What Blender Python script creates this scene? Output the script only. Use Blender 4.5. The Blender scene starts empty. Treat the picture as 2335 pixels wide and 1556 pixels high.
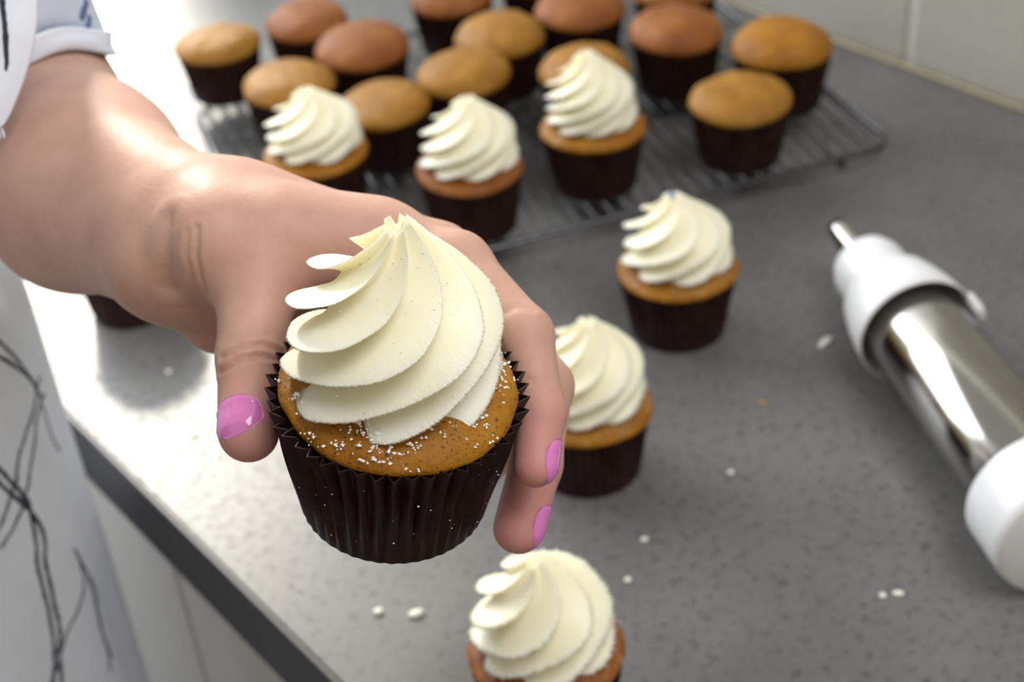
import bpy, bmesh, math, random
import numpy as np
from mathutils import Vector, Matrix
from mathutils.bvhtree import BVHTree

random.seed(7)
rng = np.random.default_rng(7)
S = bpy.context.scene
COL = S.collection
PI = math.pi

# ------------------------------------------------------------------ camera
FPX = 3405.0
ROLL, HOR, YAW = math.radians(5.0), 2488.0, math.radians(37.06)
PITCH = math.atan(HOR / FPX)
CAM = np.array([0, 0, 1.424])
_h = np.array([math.sin(YAW), math.cos(YAW), 0]); _r = np.array([math.cos(YAW), -math.sin(YAW), 0]); _z = np.array([0, 0, 1.0])
FWD = _h * math.cos(PITCH) - _z * math.sin(PITCH)
_u = _h * math.sin(PITCH) + _z * math.cos(PITCH)
CX = math.cos(ROLL) * _r - math.sin(ROLL) * _u
CU = math.sin(ROLL) * _r + math.cos(ROLL) * _u


def ray(px, py): return FWD + CX * (px - 1167.5) / FPX - CU * (py - 778) / FPX
def at(px, py, d): return CAM + ray(px, py) * d
def on_z(px, py, z=0.9):
    v = ray(px, py); return CAM + v * ((z - CAM[2]) / v[2])


cd = bpy.data.cameras.new('camera'); cam = bpy.data.objects.new('camera', cd); COL.objects.link(cam)
cam.matrix_world = Matrix(((CX[0], CU[0], -FWD[0], CAM[0]), (CX[1], CU[1], -FWD[1], CAM[1]),
                           (CX[2], CU[2], -FWD[2], CAM[2]), (0, 0, 0, 1)))
cd.sensor_width = 36.0; cd.lens = 36.0 * FPX / 2335; cd.clip_start = 0.02
cd.dof.use_dof = True; cd.dof.focus_distance = 0.412; cd.dof.aperture_fstop = 11.5
S.camera = cam

# ------------------------------------------------------------------ light
S.view_settings.view_transform = 'Standard'; S.view_settings.look = 'None'
S.view_settings.gamma = 1.0; S.view_settings.use_curve_mapping = False
S.view_settings.exposure = 0.12
W = bpy.data.worlds.new('world'); S.world = W; W.use_nodes = True
W.node_tree.nodes['Background'].inputs[0].default_value = (1.0, 0.97, 0.93, 1)
W.node_tree.nodes['Background'].inputs[1].default_value = 0.45


def area(name, loc, target, sx, sy, power, col, spread=PI):
    l = bpy.data.lights.new(name, 'AREA'); l.shape = 'RECTANGLE'; l.size = sx; l.size_y = sy
    l.energy = power; l.color = col; l.spread = spread
    o = bpy.data.objects.new(name, l); COL.objects.link(o); o.location = loc
    o.rotation_euler = (Vector(target) - Vector(loc)).to_track_quat('-Z', 'Y').to_euler()
    return o


area('window_daylight', (0.08, 1.98, 1.75), (0.08, 0.0, 1.5), 1.58, 1.2, 46, (0.90, 0.95, 1.0))
area('overhead_fill', (0.42, -0.35, 2.50), (0.3, 0.3, 0.95), 0.9, 0.9, 15, (0.97, 0.98, 1.0))  # soft fill added overhead to brighten the camera side, no known lamp

sl_ = bpy.data.lights.new('sun', 'SUN'); sl_.energy = 4.2; sl_.angle = math.radians(7); sl_.color = (1.0, 0.93, 0.80)
so = bpy.data.objects.new('sun', sl_); COL.objects.link(so)
so.rotation_euler = Vector((-0.358, -0.93, -0.56)).to_track_quat('-Z', 'Y').to_euler()

# ------------------------------------------------------------------ helpers
def mesh_obj(name, verts, faces, mat=None, parent=None, smooth=True):
    me = bpy.data.meshes.new(name)
    me.from_pydata([tuple(v) for v in verts], [], [tuple(f) for f in faces]); me.update()
    if smooth:
        me.polygons.foreach_set('use_smooth', np.ones(len(me.polygons), dtype=bool))
    o = bpy.data.objects.new(name, me); COL.objects.link(o)
    if mat: me.materials.append(mat)
    if parent: o.parent = parent
    return o


def bm_obj(name, bm, mat=None, parent=None, smooth=False):
    me = bpy.data.meshes.new(name); bm.to_mesh(me); bm.free()
    if smooth: me.polygons.foreach_set('use_smooth', np.ones(len(me.polygons), dtype=bool))
    o = bpy.data.objects.new(name, me); COL.objects.link(o)
    if mat: me.materials.append(mat)
    if parent: o.parent = parent
    return o


def empty(name, loc=(0, 0, 0), label=None, cat=None, group=None):
    o = bpy.data.objects.new(name, None); o.empty_display_size = 0.02; COL.objects.link(o); o.location = loc
    return tag(o, label, cat, group)


def tag(o, label=None, cat=None, group=None, kind=None):
    if label: o['label'] = label
    if cat: o['category'] = cat
    if group: o['group'] = group
    if kind: o['kind'] = kind
    return o


def box_bm(lo, hi, bevel=0.0, seg=2):
    bm = bmesh.new(); bmesh.ops.create_cube(bm, size=1)
    lo = Vector(lo); hi = Vector(hi)
    for v in bm.verts:
        v.co = Vector(((lo[i] + hi[i]) / 2 + v.co[i] * (hi[i] - lo[i]) for i in range(3)))
    if bevel:
        bmesh.ops.bevel(bm, geom=bm.edges[:], offset=bevel, segments=seg, affect='EDGES', profile=0.5)
    return bm


def box(name, lo, hi, mat, parent=None, bevel=0.0, kind=None):
    o = bm_obj(name, box_bm(lo, hi, bevel), mat, parent)
    if kind: o['kind'] = kind
    return o


def grid_faces(nu, nv, close_u=True):
    f = []
    for j in range(nv - 1):
        for i in range(nu if close_u else nu - 1):
            i2 = (i + 1) % nu
            f.append((j * nu + i, j * nu + i2, (j + 1) * nu + i2, (j + 1) * nu + i))
    return f


def lathe(name, prof, mat, parent=None, n=48, cap=True, rad_fn=None):
    """prof: list of (radius, z)"""
    vs = []
    for (r, z) in prof:
        for i in range(n):
            a = 2 * PI * i / n
            rr = r if rad_fn is None else rad_fn(r, z, a)
            vs.append((rr * math.cos(a), rr * math.sin(a), z))
    fs = grid_faces(n, len(prof))
    if cap:
        fs.append(tuple(range(n))[::-1]); m = (len(prof) - 1) * n
        fs.append(tuple(range(m, m + n)))
    return mesh_obj(name, vs, fs, mat, parent)


def tube(name, pts, r, mat, parent=None, n=8, cap=True, flat=None):
    pts = [np.asarray(p, float) for p in pts]
    vs, fs = [], []
    up = np.array([0, 0, 1.0])
    for k, p in enumerate(pts):
        t = pts[min(k + 1, len(pts) - 1)] - pts[max(k - 1, 0)]; t /= np.linalg.norm(t)
        a = np.cross(t, up)
        if np.linalg.norm(a) < 1e-3: a = np.cross(t, [1.0, 0, 0])
        a /= np.linalg.norm(a); b = np.cross(t, a)
        rr = r[k] if hasattr(r, '__len__') else r
        for i in range(n):
            th = 2 * PI * i / n
            vs.append(p + rr * (a * math.cos(th) + b * math.sin(th)))
    fs = grid_faces(n, len(pts))
    if cap:
        fs.append(tuple(range(n))[::-1]); m = (len(pts) - 1) * n; fs.append(tuple(range(m, m + n)))
    return mesh_obj(name, vs, fs, mat, parent)


# ------------------------------------------------------------------ materials
class N:
    def __init__(s, name):
        s.m = bpy.data.materials.new(name); s.m.use_nodes = True
        s.t = s.m.node_tree; s.b = s.t.nodes['Principled BSDF']

    def node(s, typ, **kw):
        n = s.t.nodes.new(typ)
        for k, v in kw.items():
            if hasattr(n, k): setattr(n, k, v)
            else: n.inputs[k.replace('_', ' ')].default_value = v
        return n

    def link(s, a, b): s.t.links.new(a, b)

    def noise(s, scale, detail=3.0, rough=0.5, coord='Object'):
        tc = s.node('ShaderNodeTexCoord'); n = s.node('ShaderNodeTexNoise')
        n.inputs['Scale'].default_value = scale; n.inputs['Detail'].default_value = detail
        n.inputs['Roughness'].default_value = rough
        s.link(tc.outputs[coord], n.inputs['Vector']); return n

    def ramp(s, src, stops):
        r = s.node('ShaderNodeValToRGB'); e = r.color_ramp.elements
        while len(e) < len(stops): e.new(0.5)
        for i, (p, c) in enumerate(stops):
            e[i].position = p; e[i].color = (*c, 1) if len(c) == 3 else c
        s.link(src, r.inputs[0]); return r

    def bump(s, src, strength, dist, prev=None):
        b = s.node('ShaderNodeBump'); b.inputs['Strength'].default_value = strength
        b.inputs['Distance'].default_value = dist; s.link(src, b.inputs['Height'])
        if prev: s.link(prev.outputs[0], b.inputs['Normal'])
        s.link(b.outputs[0], s.b.inputs['Normal']); return b

    def set(s, **kw):
        for k, v in kw.items():
            i = s.b.inputs[k.replace('_', ' ')]
            i.default_value = (*v, 1) if hasattr(v, '__len__') and len(v) == 3 and i.type == 'RGBA' else v
        return s


def plain(name, col, rough=0.5, metal=0.0, bump=None, var=0.06, **kw):
    n = N(name); n.set(Roughness=rough, Metallic=metal, **kw)
    z = n.noise(60.0, 3)
    lo = tuple(max(0, c * (1 - var)) for c in col); hi = tuple(min(1, c * (1 + var)) for c in col)
    r = n.ramp(z.outputs[0], [(0.3, lo), (0.7, hi)]); n.link(r.outputs[0], n.b.inputs['Base Color'])
    if bump:
        nz = n.noise(bump[0], 4); n.bump(nz.outputs[0], bump[1], bump[2])
    return n.m


# counter laminate: dark grey with blotches and small dark / pale flecks
n = N('counter_laminate'); n.set(Roughness=0.33, Specular_IOR_Level=0.36)
a = n.noise(9.0, 4, 0.6); ra = n.ramp(a.outputs[0], [(0.3, (0.104, 0.101, 0.095)), (0.7, (0.150, 0.146, 0.138))])
b = n.noise(190.0, 3, 0.6); rb = n.ramp(b.outputs[0], [(0.33, (0.55, 0.55, 0.55)), (0.46, (1, 1, 1)), (0.64, (1, 1, 1)), (0.76, (1.35, 1.35, 1.3))])
mx = n.node('ShaderNodeMix', data_type='RGBA', blend_type='MULTIPLY'); mx.inputs[0].default_value = 1.0
n.link(ra.outputs[0], mx.inputs[6]); n.link(rb.outputs[0], mx.inputs[7]); n.link(mx.outputs[2], n.b.inputs['Base Color'])
rr = n.ramp(b.outputs[0], [(0.3, (0.48,) * 3), (0.6, (0.36,) * 3)]); n.link(rr.outputs[0], n.b.inputs['Roughness'])
M_COUNTER = n.m
M_EDGE = plain('counter_edge_band', (0.040, 0.041, 0.043), 0.5, bump=(150, 0.05, 0.001))
M_CAB = plain('cabinet_paint', (0.50, 0.485, 0.45), 0.4, var=0.02)
M_TILE = plain('wall_tile_glaze', (0.42, 0.395, 0.345), 0.22, var=0.02)
M_GROUT = plain('grout', (0.60, 0.58, 0.52), 0.8, bump=(300, 0.2, 0.001))
M_SEAL = plain('sealant', (0.30, 0.26, 0.18), 0.6)
M_WALL = plain('wall_paint', (0.45, 0.43, 0.40), 0.7)
M_FLOOR = plain('floor_vinyl', (0.16, 0.13, 0.105), 0.5)
M_STEEL = plain('rack_steel', (0.11, 0.11, 0.115), 0.30, 1.0, var=0.1)
M_CHROME = plain('polished_steel', (0.42, 0.405, 0.37), 0.14, 1.0, var=0.04)
M_PLASTIC = plain('white_plastic', (0.72, 0.72, 0.72), 0.32, var=0.01)
M_PLASTIC.node_tree.nodes['Principled BSDF'].inputs['Subsurface Weight'].default_value = 0.0

# cupcake liner
n = N('brown_paper'); n.set(Roughness=0.42, Specular_IOR_Level=0.2)
z = n.noise(140, 4, 0.6); r = n.ramp(z.outputs[0], [(0.3, (0.012, 0.0045, 0.003)), (0.7, (0.030, 0.011, 0.007))])
n.link(r.outputs[0], n.b.inputs['Base Color']); z2 = n.noise(500, 3); n.bump(z2.outputs[0], 0.25, 0.0005)
M_LINER = n.m


def cake_mat(name, c0, c1, edge):
    n = N(name); n.set(Roughness=0.5, Specular_IOR_Level=0.25, Subsurface_Weight=0.12, Subsurface_Scale=0.004)
    n.b.inputs['Subsurface Radius'].default_value = (1, 0.4, 0.12)
    z = n.noise(75, 5, 0.62); r = n.ramp(z.outputs[0], [(0.32, c0), (0.68, c1)])
    tc = n.node('ShaderNodeTexCoord'); z3 = n.noise(40, 3)
    # browner crust patches at one side (baking colour, fixed to the cake)
    r3 = n.ramp(z3.outputs[0], [(0.42, (1, 1, 1)), (0.66, edge)])
    mx = n.node('ShaderNodeMix', data_type='RGBA', blend_type='MULTIPLY'); mx.inputs[0].default_value = 1
    n.link(r.outputs[0], mx.inputs[6]); n.link(r3.outputs[0], mx.inputs[7])
    # dark spice flecks
    v = n.noise(900, 2, 0.5); rv = n.ramp(v.outputs[0], [(0.30, (0.35, 0.3, 0.3)), (0.40, (1, 1, 1))])
    m2 = n.node('ShaderNodeMix', data_type='RGBA', blend_type='MULTIPLY'); m2.inputs[0].default_value = 1
    n.link(mx.outputs[2], m2.inputs[6]); n.link(rv.outputs[0], m2.inputs[7])
    n.link(m2.outputs[2], n.b.inputs['Base Color'])
    zb = n.noise(420, 5, 0.65); b1 = n.bump(zb.outputs[0], 0.55, 0.0012)
    zc = n.noise(130, 2, 0.5); n.bump(zc.outputs[0], 0.4, 0.002, b1)
    return n.m


M_CAKE = cake_mat('golden_crumb', (0.30, 0.118, 0.005), (0.41, 0.182, 0.010), (0.8, 0.7, 0.62))
M_CAKE2 = cake_mat('russet_crumb', (0.25, 0.082, 0.014), (0.34, 0.125, 0.022), (0.75, 0.62, 0.6))
M_CAKE3 = cake_mat('ochre_crumb', (0.29, 0.128, 0.012), (0.39, 0.188, 0.020), (0.85, 0.78, 0.7))

n = N('buttercream'); n.set(Roughness=0.42, Subsurface_Weight=0.45, Subsurface_Scale=0.006)
n.b.inputs['Subsurface Radius'].default_value = (1.0, 0.82, 0.42)
z = n.noise(80, 2); r = n.ramp(z.outputs[0], [(0.3, (0.90, 0.84, 0.60)), (0.7, (0.93, 0.88, 0.66))])
n.link(r.outputs[0], n.b.inputs['Base Color']); zb = n.noise(1400, 3, 0.6); n.bump(zb.outputs[0], 0.07, 0.0005)
M_FROST = n.m
M_SUGAR = plain('icing_sugar', (0.93, 0.93, 0.93), 0.7)
M_SPICE = plain('nutmeg', (0.12, 0.055, 0.02), 0.8)
M_BLUE = plain('blue_speck', (0.05, 0.18, 0.6), 0.3)
M_CRUMB = plain('pale_crumb', (0.85, 0.82, 0.72), 0.5)
M_CRUMB2 = plain('brown_crumb', (0.45, 0.22, 0.08), 0.7)

# skin: vertex attribute "flush" = redder pigment at the finger pads
n = N('skin'); n.set(Roughness=0.52, Specular_IOR_Level=0.32, Subsurface_Weight=0.25, Subsurface_Scale=0.006)
n.b.inputs['Subsurface Radius'].default_value = (1.0, 0.36, 0.2)
at_ = n.node('ShaderNodeAttribute', attribute_name='flush')
z = n.noise(55, 4, 0.6); r = n.ramp(z.outputs[0], [(0.3, (0.48, 0.275, 0.205)), (0.7, (0.56, 0.345, 0.265))])
mx = n.node('ShaderNodeMix', data_type='RGBA'); n.link(at_.outputs['Fac'], mx.inputs[0])
n.link(r.outputs[0], mx.inputs[6]); mx.inputs[7].default_value = (0.54, 0.225, 0.205, 1)
n.link(mx.outputs[2], n.b.inputs['Base Color'])
zb = n.noise(900, 4, 0.6); b1 = n.bump(zb.outputs[0], 0.16, 0.0005); zc = n.noise(240, 3); n.bump(zc.outputs[0], 0.12, 0.001, b1)
M_SKIN = n.m
M_NAIL = plain('pink_nail_polish', (0.66, 0.19, 0.48), 0.12, var=0.03, Coat_Weight=0.5, Coat_Roughness=0.05)
M_CLOTH = plain('white_cotton', (0.79, 0.84, 0.95), 0.85, bump=(900, 0.12, 0.0006), var=0.03)
M_SLEEVE = plain('pale_blue_cotton', (0.60, 0.66, 0.78), 0.85, bump=(700, 0.12, 0.0006), var=0.05)
M_INK = plain('black_print', (0.035, 0.04, 0.055), 0.85)

# ------------------------------------------------------------------ the setting
EX, WX = 0.204, 0.870           # counter front edge and tiled wall
ct = box('countertop', (EX + 0.003, -0.35, 0.8535), (WX, 1.86, 0.9), M_COUNTER, bevel=0.0007)
tag(ct, 'dark grey speckled worktop running along the tiled wall', 'worktop')
box('edge_band', (EX, -0.35, 0.8535), (EX + 0.003, 1.86, 0.8998), M_EDGE, ct, bevel=0.0008)

cab = empty('base_cabinet', (0.55, 0.7, 0), 'cream painted base cabinets below the front edge of the worktop', 'cabinet')
def kid(o, p):
    o.parent = p; o.matrix_parent_inverse = Matrix.Translation(-Vector(p.location)); return o
kid(box('carcass', (0.25, -0.35, 0.10), (0.865, 1.85, 0.8530), M_CAB), cab)
kid(box('plinth', (0.30, -0.35, 0.0), (0.865, 1.85, 0.0995), M_CAB), cab)
y0 = -0.32
for wdt in (0.50, 0.485, 0.60, 0.55):
    kid(box('door', (0.228, y0 + 0.002, 0.105), (0.2495, y0 + wdt - 0.002, 0.842), M_CAB, bevel=0.003), cab)
    y0 += wdt

box('wall_right', (WX + 0.0022, -2.6, 0.0), (WX + 0.10, 2.02, 2.6), M_GROUT, kind='structure')
wr = bpy.data.objects['wall_right']
# big glazed tiles, each its own piece
tm = None
TW, TH, GJ = 0.30, 0.20, 0.008
for r_ in range(4):
    for c_ in range(8):
        ya = 0.626 + GJ / 2 + (c_ - 4) * TW; za = 0.9035 + r_ * TH
        if tm is None:
            o = bm_obj('tile', box_bm((0, 0, 0), (0.009, TW - GJ, TH - GJ), 0.0022, 3), M_TILE); tm = o.data
            for p in tm.polygons: p.use_smooth = False
        else:
            o = bpy.data.objects.new('tile', tm); COL.objects.link(o)
        o.parent = wr; o.location = (WX, ya, za)
o = tube('sealant_bead', [(WX - 0.0015, -0.35, 0.9015), (WX - 0.0015, 1.8, 0.9015)], 0.0028, M_SEAL, n=8); o.parent = wr
box('floor', (-2.5, -2.6, -0.05), (WX + 0.1, 2.02, 0.0), M_FLOOR, kind='structure')
box('wall_left', (-2.6, -2.6, 0.0), (-2.5, 1.87, 2.6), M_WALL, kind='structure')  # unseen room wall, added to cut low light reaching the arm's underside
box('wall_front', (-2.5, -2.7, 0.0), (WX + 0.1, -2.6, 2.6), M_WALL, kind='structure')  # unseen wall behind the camera, added for the same darkening
# far wall with the window the daylight comes through (out of frame)
bw = box('wall_back', (-2.5, 1.87, 0.0), (-0.72, 1.95, 2.6), M_WALL, kind='structure')
box('sill_panel', (-0.72, 1.87, 0.0), (WX, 1.95, 1.14), M_WALL, bw)
box('head_panel', (-0.72, 1.87, 2.36), (WX, 1.95, 2.6), M_WALL, bw)
wn = box('window_1', (-0.72, 1.90, 1.14), (-0.68, 1.94, 2.36), M_PLASTIC, kind='structure')
for (a, b) in (((0.856, 1.90, 1.14), (WX, 1.94, 2.36)), ((-0.68, 1.90, 1.14), (0.82, 1.94, 1.18)), ((-0.68, 1.90, 2.32), (0.82, 1.94, 2.36))):
    box('frame_bar', a, b, M_PLASTIC, wn)

# ------------------------------------------------------------------ cupcake parts
RL, RB, HL = 0.0322, 0.0272, 0.0400     # liner rim radius, base radius, height


def liner_mesh(name, rl, rb, h, n=44, sub=4, rows=7, amp=0.0010, flare=0.0, seed=1):
    g = np.random.default_rng(seed); ph = g.uniform(-0.25, 0.25, n); am = g.uniform(0.7, 1.25, n)
    ztop = g.uniform(-0.0006, 0.0006, n)
    vs = []
    K = n * sub
    prof = []
    for j in range(rows):
        t = j / (rows - 1); prof.append((rb + (rl - rb) * (t ** 1.0) + flare * t ** 7, h * t, t))
    inner = [(p[0] - 0.0006, p[1] + (0.0006 if k == 0 else 0), p[2]) for k, p in enumerate(prof)]
    allp = prof + inner[::-1]
    for (r, z, t) in allp:
        for i in range(K):
            pl = i // sub; fr = (i % sub) / sub
            tri = 1 - abs(2 * fr - 1) * 2            # -1..1 triangle
            a = 2 * PI * (i + ph[pl] * 0.6 * (sub > 2)) / K
            wig = 1 + 0.25 * math.sin(t * 7 + pl * 1.7)
            rr = r + amp * am[pl] * wig * tri * (0.12 + 0.88 * min(1, t * 1.5)) * (1 + 0.5 * t ** 3)
            zz = z + (ztop[pl] + 0.0007 * tri) * t ** 3
            vs.append((rr * math.cos(a), rr * math.sin(a), zz))
    fs = grid_faces(K, len(allp))
    fs.append(tuple(range(K))[::-1]); m = (len(allp) - 1) * K; fs.append(tuple(range(m, m + K)))
    me = bpy.data.meshes.new(name); me.from_pydata(vs, [], fs); me.update(); me.materials.append(M_LINER)
    return me


def cake_mesh(name, rc, h0, dome, seed, mat, nu=72, nv=26, rough=0.0004, low=0.012):
    """cake body: from low inside the liner up over a lip and a dome"""
    g = np.random.default_rng(seed); k = g.uniform(-1, 1, (6, 3)); ph = g.uniform(0, 6.28, 6)
    vs = []; pr = []
    pr.append((RB - 0.002, low)); pr.append((min(RL - 0.0022, rc - 0.001), h0 - 0.004))
    for j in range(nv):
        s = j / (nv - 1) * PI / 2
        r = rc * math.cos(s) ** 0.80; z = h0 + dome * math.sin(s) ** 1.0
        if j == nv - 1: r = 0.0004
        pr.append((r, z))
    for (r, z) in pr:
        for i in range(nu):
            a = 2 * PI * i / nu
            x, y = r * math.cos(a), r * math.sin(a)
            d = sum(math.sin((k[q, 0] * x + k[q, 1] * y) * (90 + 130 * q) + k[q, 2] * z * 200 + ph[q]) / (1 + q) for q in range(6))
            f = 1 + 0.012 * math.sin(a * 2 + ph[0]) + 0.008 * math.sin(a * 3 + ph[1])
            up = max(0.0, (z - h0 + 0.002)) / dome
            vs.append((x * f * (1 + rough * d / 0.03), y * f * (1 + rough * d / 0.03), z + rough * d * 1.2 * min(1, up * 2)))
    fs = grid_faces(nu, len(pr)); fs.append(tuple(range(nu))[::-1]); m = (len(pr) - 1) * nu; fs.append(tuple(range(m, m + nu)))
    me = bpy.data.meshes.new(name); me.from_pydata(vs, [], fs); me.update(); me.materials.append(mat)
    me.polygons.foreach_set('use_smooth', np.ones(len(me.polygons), dtype=bool))
    return me


def frosting_mesh(name, R, H, nr=9, twist=3.6, amp=0.30, z0=0.0, nu=180, nv=64, seed=1, lean=(0, 0), rag=0.0, split=0.0):
    """twisted open-star swirl: sharp ridges with rounded valleys winding up to a torn peak"""
    g = np.random.default_rng(seed); ramp_ = g.uniform(0.86, 1.14, nr); rph = g.uniform(-0.12, 0.12, nr); rz = g.uniform(-1, 1, nr)
    T = np.linspace(0, 1, nv)
    key_t = np.array([0, 0.04, 0.12, 0.24, 0.38, 0.52, 0.66, 0.78, 0.88, 0.95, 1.0])
    key_r = np.array([0.76, 0.88, 0.97, 1.0, 0.985, 0.93, 0.84, 0.69, 0.47, 0.26, 0.10])
    key_z = np.array([0.0, 0.01, 0.07, 0.18, 0.31, 0.44, 0.56, 0.68, 0.80, 0.91, 1.0])
    RR = np.interp(T, key_t, key_r); ZZ = np.interp(T, key_t, key_z)
    for _ in range(3):
        RR[1:-1] = (RR[:-2] + 2 * RR[1:-1] + RR[2:]) / 4; ZZ[1:-1] = (ZZ[:-2] + 2 * ZZ[1:-1] + ZZ[2:]) / 4
    th = np.arange(nu) / nu * 2 * PI
    vs = np.zeros((nv, nu, 3))
    for j in range(nv):
        t = T[j]; r0 = RR[j] * R; tw = twist * (t ** 0.92)
        ps = nr * (th - tw) / (2 * PI)                     # ridge coordinate
        g0 = -ps; ridge = np.floor(g0 + 0.04).astype(int) % nr; gg = g0 - np.floor(g0)   # 0 at a crest, rising to the next crest above
        gv = 0.78
        c = np.where(gg < gv, 0.92 * (1 - np.minimum(gg / 0.60, 1)) ** 2.3 + 0.08 * (0.5 + 0.5 * np.cos(PI * np.minimum(gg / gv, 1))), np.clip((gg - gv) / (1 - gv), 0, 1) ** 1.5)
        A = amp * (0.96 - 0.55 * max(0.0, t - 0.55)) * (1 + (ramp_[ridge] - 1) * 1.0)
        lay = 1 + 0.05 * math.sin(2 * PI * (t * 1.9 + 0.12))
        rr = r0 * lay * (1 - A * 0.60 + A * c)
        skew = 0.17 * c * (1 - 0.5 * t)                   # crests overhang the valley below
        zz = z0 + H * ZZ[j] - 0.28 * A * r0 * c * (1 - 0.7 * t)
        if t > 0.8: zz = zz + H * 0.30 * (t - 0.8) * (c - 0.4) * ramp_[ridge]
        if split: zz = zz + split * H * max(0, t - 0.72) * np.cos(th - 0.4)
        if rag:
            q = g.normal(0, 1, nu); q = (q + np.roll(q, 1)) / 2
            rr = rr + rag * q * c ** 5 * 1.6; zz = zz + rag * 1.2 * g.normal(0, 1, nu) * c ** 5
        a = th + skew
        vs[j, :, 0] = rr * np.cos(a) + lean[0] * H * ZZ[j] ** 1.6; vs[j, :, 1] = rr * np.sin(a) + lean[1] * H * ZZ[j] ** 1.6; vs[j, :, 2] = np.maximum(zz, z0 - 0.002)
    last = vs[-1:].copy(); cen = last.mean(axis=1, keepdims=True)
    last[..., :2] = cen[..., :2] + (last[..., :2] - cen[..., :2]) * 0.3; last[..., 2] = cen[..., 2] - 0.045 * H
    V = np.concatenate([vs, last]).reshape(-1, 3)
    fs = grid_faces(nu, nv + 1); fs.append(tuple(range(nu))[::-1]); m = nv * nu; fs.append(tuple(range(m, m + nu)))
    me = bpy.data.meshes.new(name); me.from_pydata([tuple(p) for p in V], [], fs); me.update(); me.materials.append(M_FROST)
    me.polygons.foreach_set('use_smooth', np.ones(len(me.polygons), dtype=bool))
    return me


def flakes(name, pts, sizes, mat, parent, seed=3):
    g = np.random.default_rng(seed)
    base = np.array([(1, 0, 0), (-1, 0, 0), (0, 1, 0), (0, -1, 0), (0, 0, 1), (0, 0, -1)], float)
    fc = [(0, 2, 4), (2, 1, 4), (1, 3, 4), (3, 0, 4), (2, 0, 5), (1, 2, 5), (3, 1, 5), (0, 3, 5)]
    vs, fs = [], []
    for p, s in zip(pts, sizes):
        o = len(vs); b = base * g.uniform(0.5, 1.2, (6, 3)) * s + g.uniform(-0.25, 0.25, (6, 3)) * s
        vs += [tuple(np.asarray(p) + q) for q in b]; fs += [tuple(i + o for i in f) for f in fc]
    o = mesh_obj(name, vs, fs, mat, parent, smooth=False); o['kind'] = 'stuff'; return o


LINER = liner_mesh('liner', RL, RB, HL, 40, 4, 6, 0.0009)
CAKES = [cake_mesh('cake', 0.0342, HL, dm, sd, mt) for dm, sd, mt in
         ((0.0125, 1, M_CAKE3), (0.0165, 2, M_CAKE2), (0.0175, 3, M_CAKE), (0.0160, 4, M_CAKE3), (0.0090, 5, M_CAKE), (0.0090, 6, M_CAKE2))]
FROSTS = [frosting_mesh('frosting', 0.0280, 0.045, 7, 3.6, 0.46, 0.0, 180, 60, 11, (0.02, -0.06), 0.0002),
          frosting_mesh('frosting', 0.0280, 0.045, 7, 3.3, 0.46, 0.0, 180, 60, 12, (0.05, 0.03), 0.0003),
          frosting_mesh('frosting', 0.0270, 0.045, 8, 4.0, 0.42, 0.0, 180, 60, 13, (-0.05, 0.03), 0.0003)]

NEWC = {}


def cupcake(px, py, zbase, label, group, cake, frost=None, rot=0.0, sc=1.0, at_xyz=None, fh=0.045):
    p = on_z(px, py, zbase + HL * sc) if at_xyz is None else np.asarray(at_xyz)
    r = empty('cupcake', (p[0], p[1], zbase), label, 'cupcake', group)
    r.rotation_euler = (0, 0, rot); r.scale = (sc, sc, sc)
    for nm, me in (('liner', LINER), ('cake', CAKES[cake])) + ((('frosting', FROSTS[frost]),) if frost is not None else ()):
        o = bpy.data.objects.new(nm, me); COL.objects.link(o); o.parent = r
        if nm == 'frosting': o.location = (0, 0, HL + 0.0085); o.scale = (1, 1, fh / 0.045)
    return r


# ---- cupcakes standing on the worktop
GF = 'frosted cupcakes standing on the worktop'
cf = cupcake(1245, 1478, 0.9002, 'frosted cupcake nearest the camera, cut by the bottom edge of the photo', GF, 5, 1, 2.6)
c2 = cupcake(1337, 925, 0.9002, 'frosted cupcake half hidden behind the fingers of the hand', GF, 4, 0, 0.6, fh=0.045)
c1 = cupcake(1545, 612, 0.9002, 'frosted cupcake on the bare worktop with a blue fleck on its peak', GF, 4, 1, 1.0, 1.02, fh=0.0385)
ch = cupcake(0, 0, 0.9002, 'cupcake behind the forearm, only its dark liner base showing', 'unfrosted cupcakes', 2, None, 0.3, 1.0,
             (on_z(305, 690)[0], on_z(305, 690)[1] - 0.004, 0))

# ---- wire cooling rack
rk_ang = math.radians(19.86)
RU = np.array([math.sin(rk_ang), math.cos(rk_ang), 0]); RV = np.array([-math.cos(rk_ang), math.sin(rk_ang), 0])
RO = on_z(2000, 330, 0.915) - RV * 0.012 - RU * 0.004
RZ = 0.9165
rack = empty('cooling_rack', tuple(RO[:2]) + (0.9,), 'wire cooling rack holding most of the cupcakes on the far worktop', 'cooling rack')
def rp(u, v, z): return RO * np.array([1, 1, 0]) + RU * u + RV * v + np.array([0, 0, z])
RLEN, RDEP, WR = 0.430, 0.335, 0.0011
def rk(o): return kid(o, rack)
wire_me = None
nw = 36
for i in range(nw):
    v = 0.008 + (RLEN - 0.016) * i / (nw - 1)
    if wire_me is None:
        o = tube('wire', [(0, 0, 0), (RDEP, 0, 0)], WR, M_STEEL, n=6); wire_me = o.data
    else:
        o = bpy.data.objects.new('wire', wire_me); COL.objects.link(o)
    p = rp(0, v, RZ); o.location = p; o.rotation_euler = (0, 0, math.atan2(RU[1], RU[0])); o['_'] = 1; del o['_']
    rk(o)
fr = []
for (cu, cv, a0) in ((0.02, 0.02, 180), (0.02, RLEN - 0.02, 90), (RDEP - 0.02, RLEN - 0.02, 0), (RDEP - 0.02, 0.02, 270)):
    for k in range(7):
        a = math.radians(a0 + {180: 90, 90: 90, 0: 90, 270: 90}[a0] - 15 * k)
        fr.append((cu, cv, a))
pts = []
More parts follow.
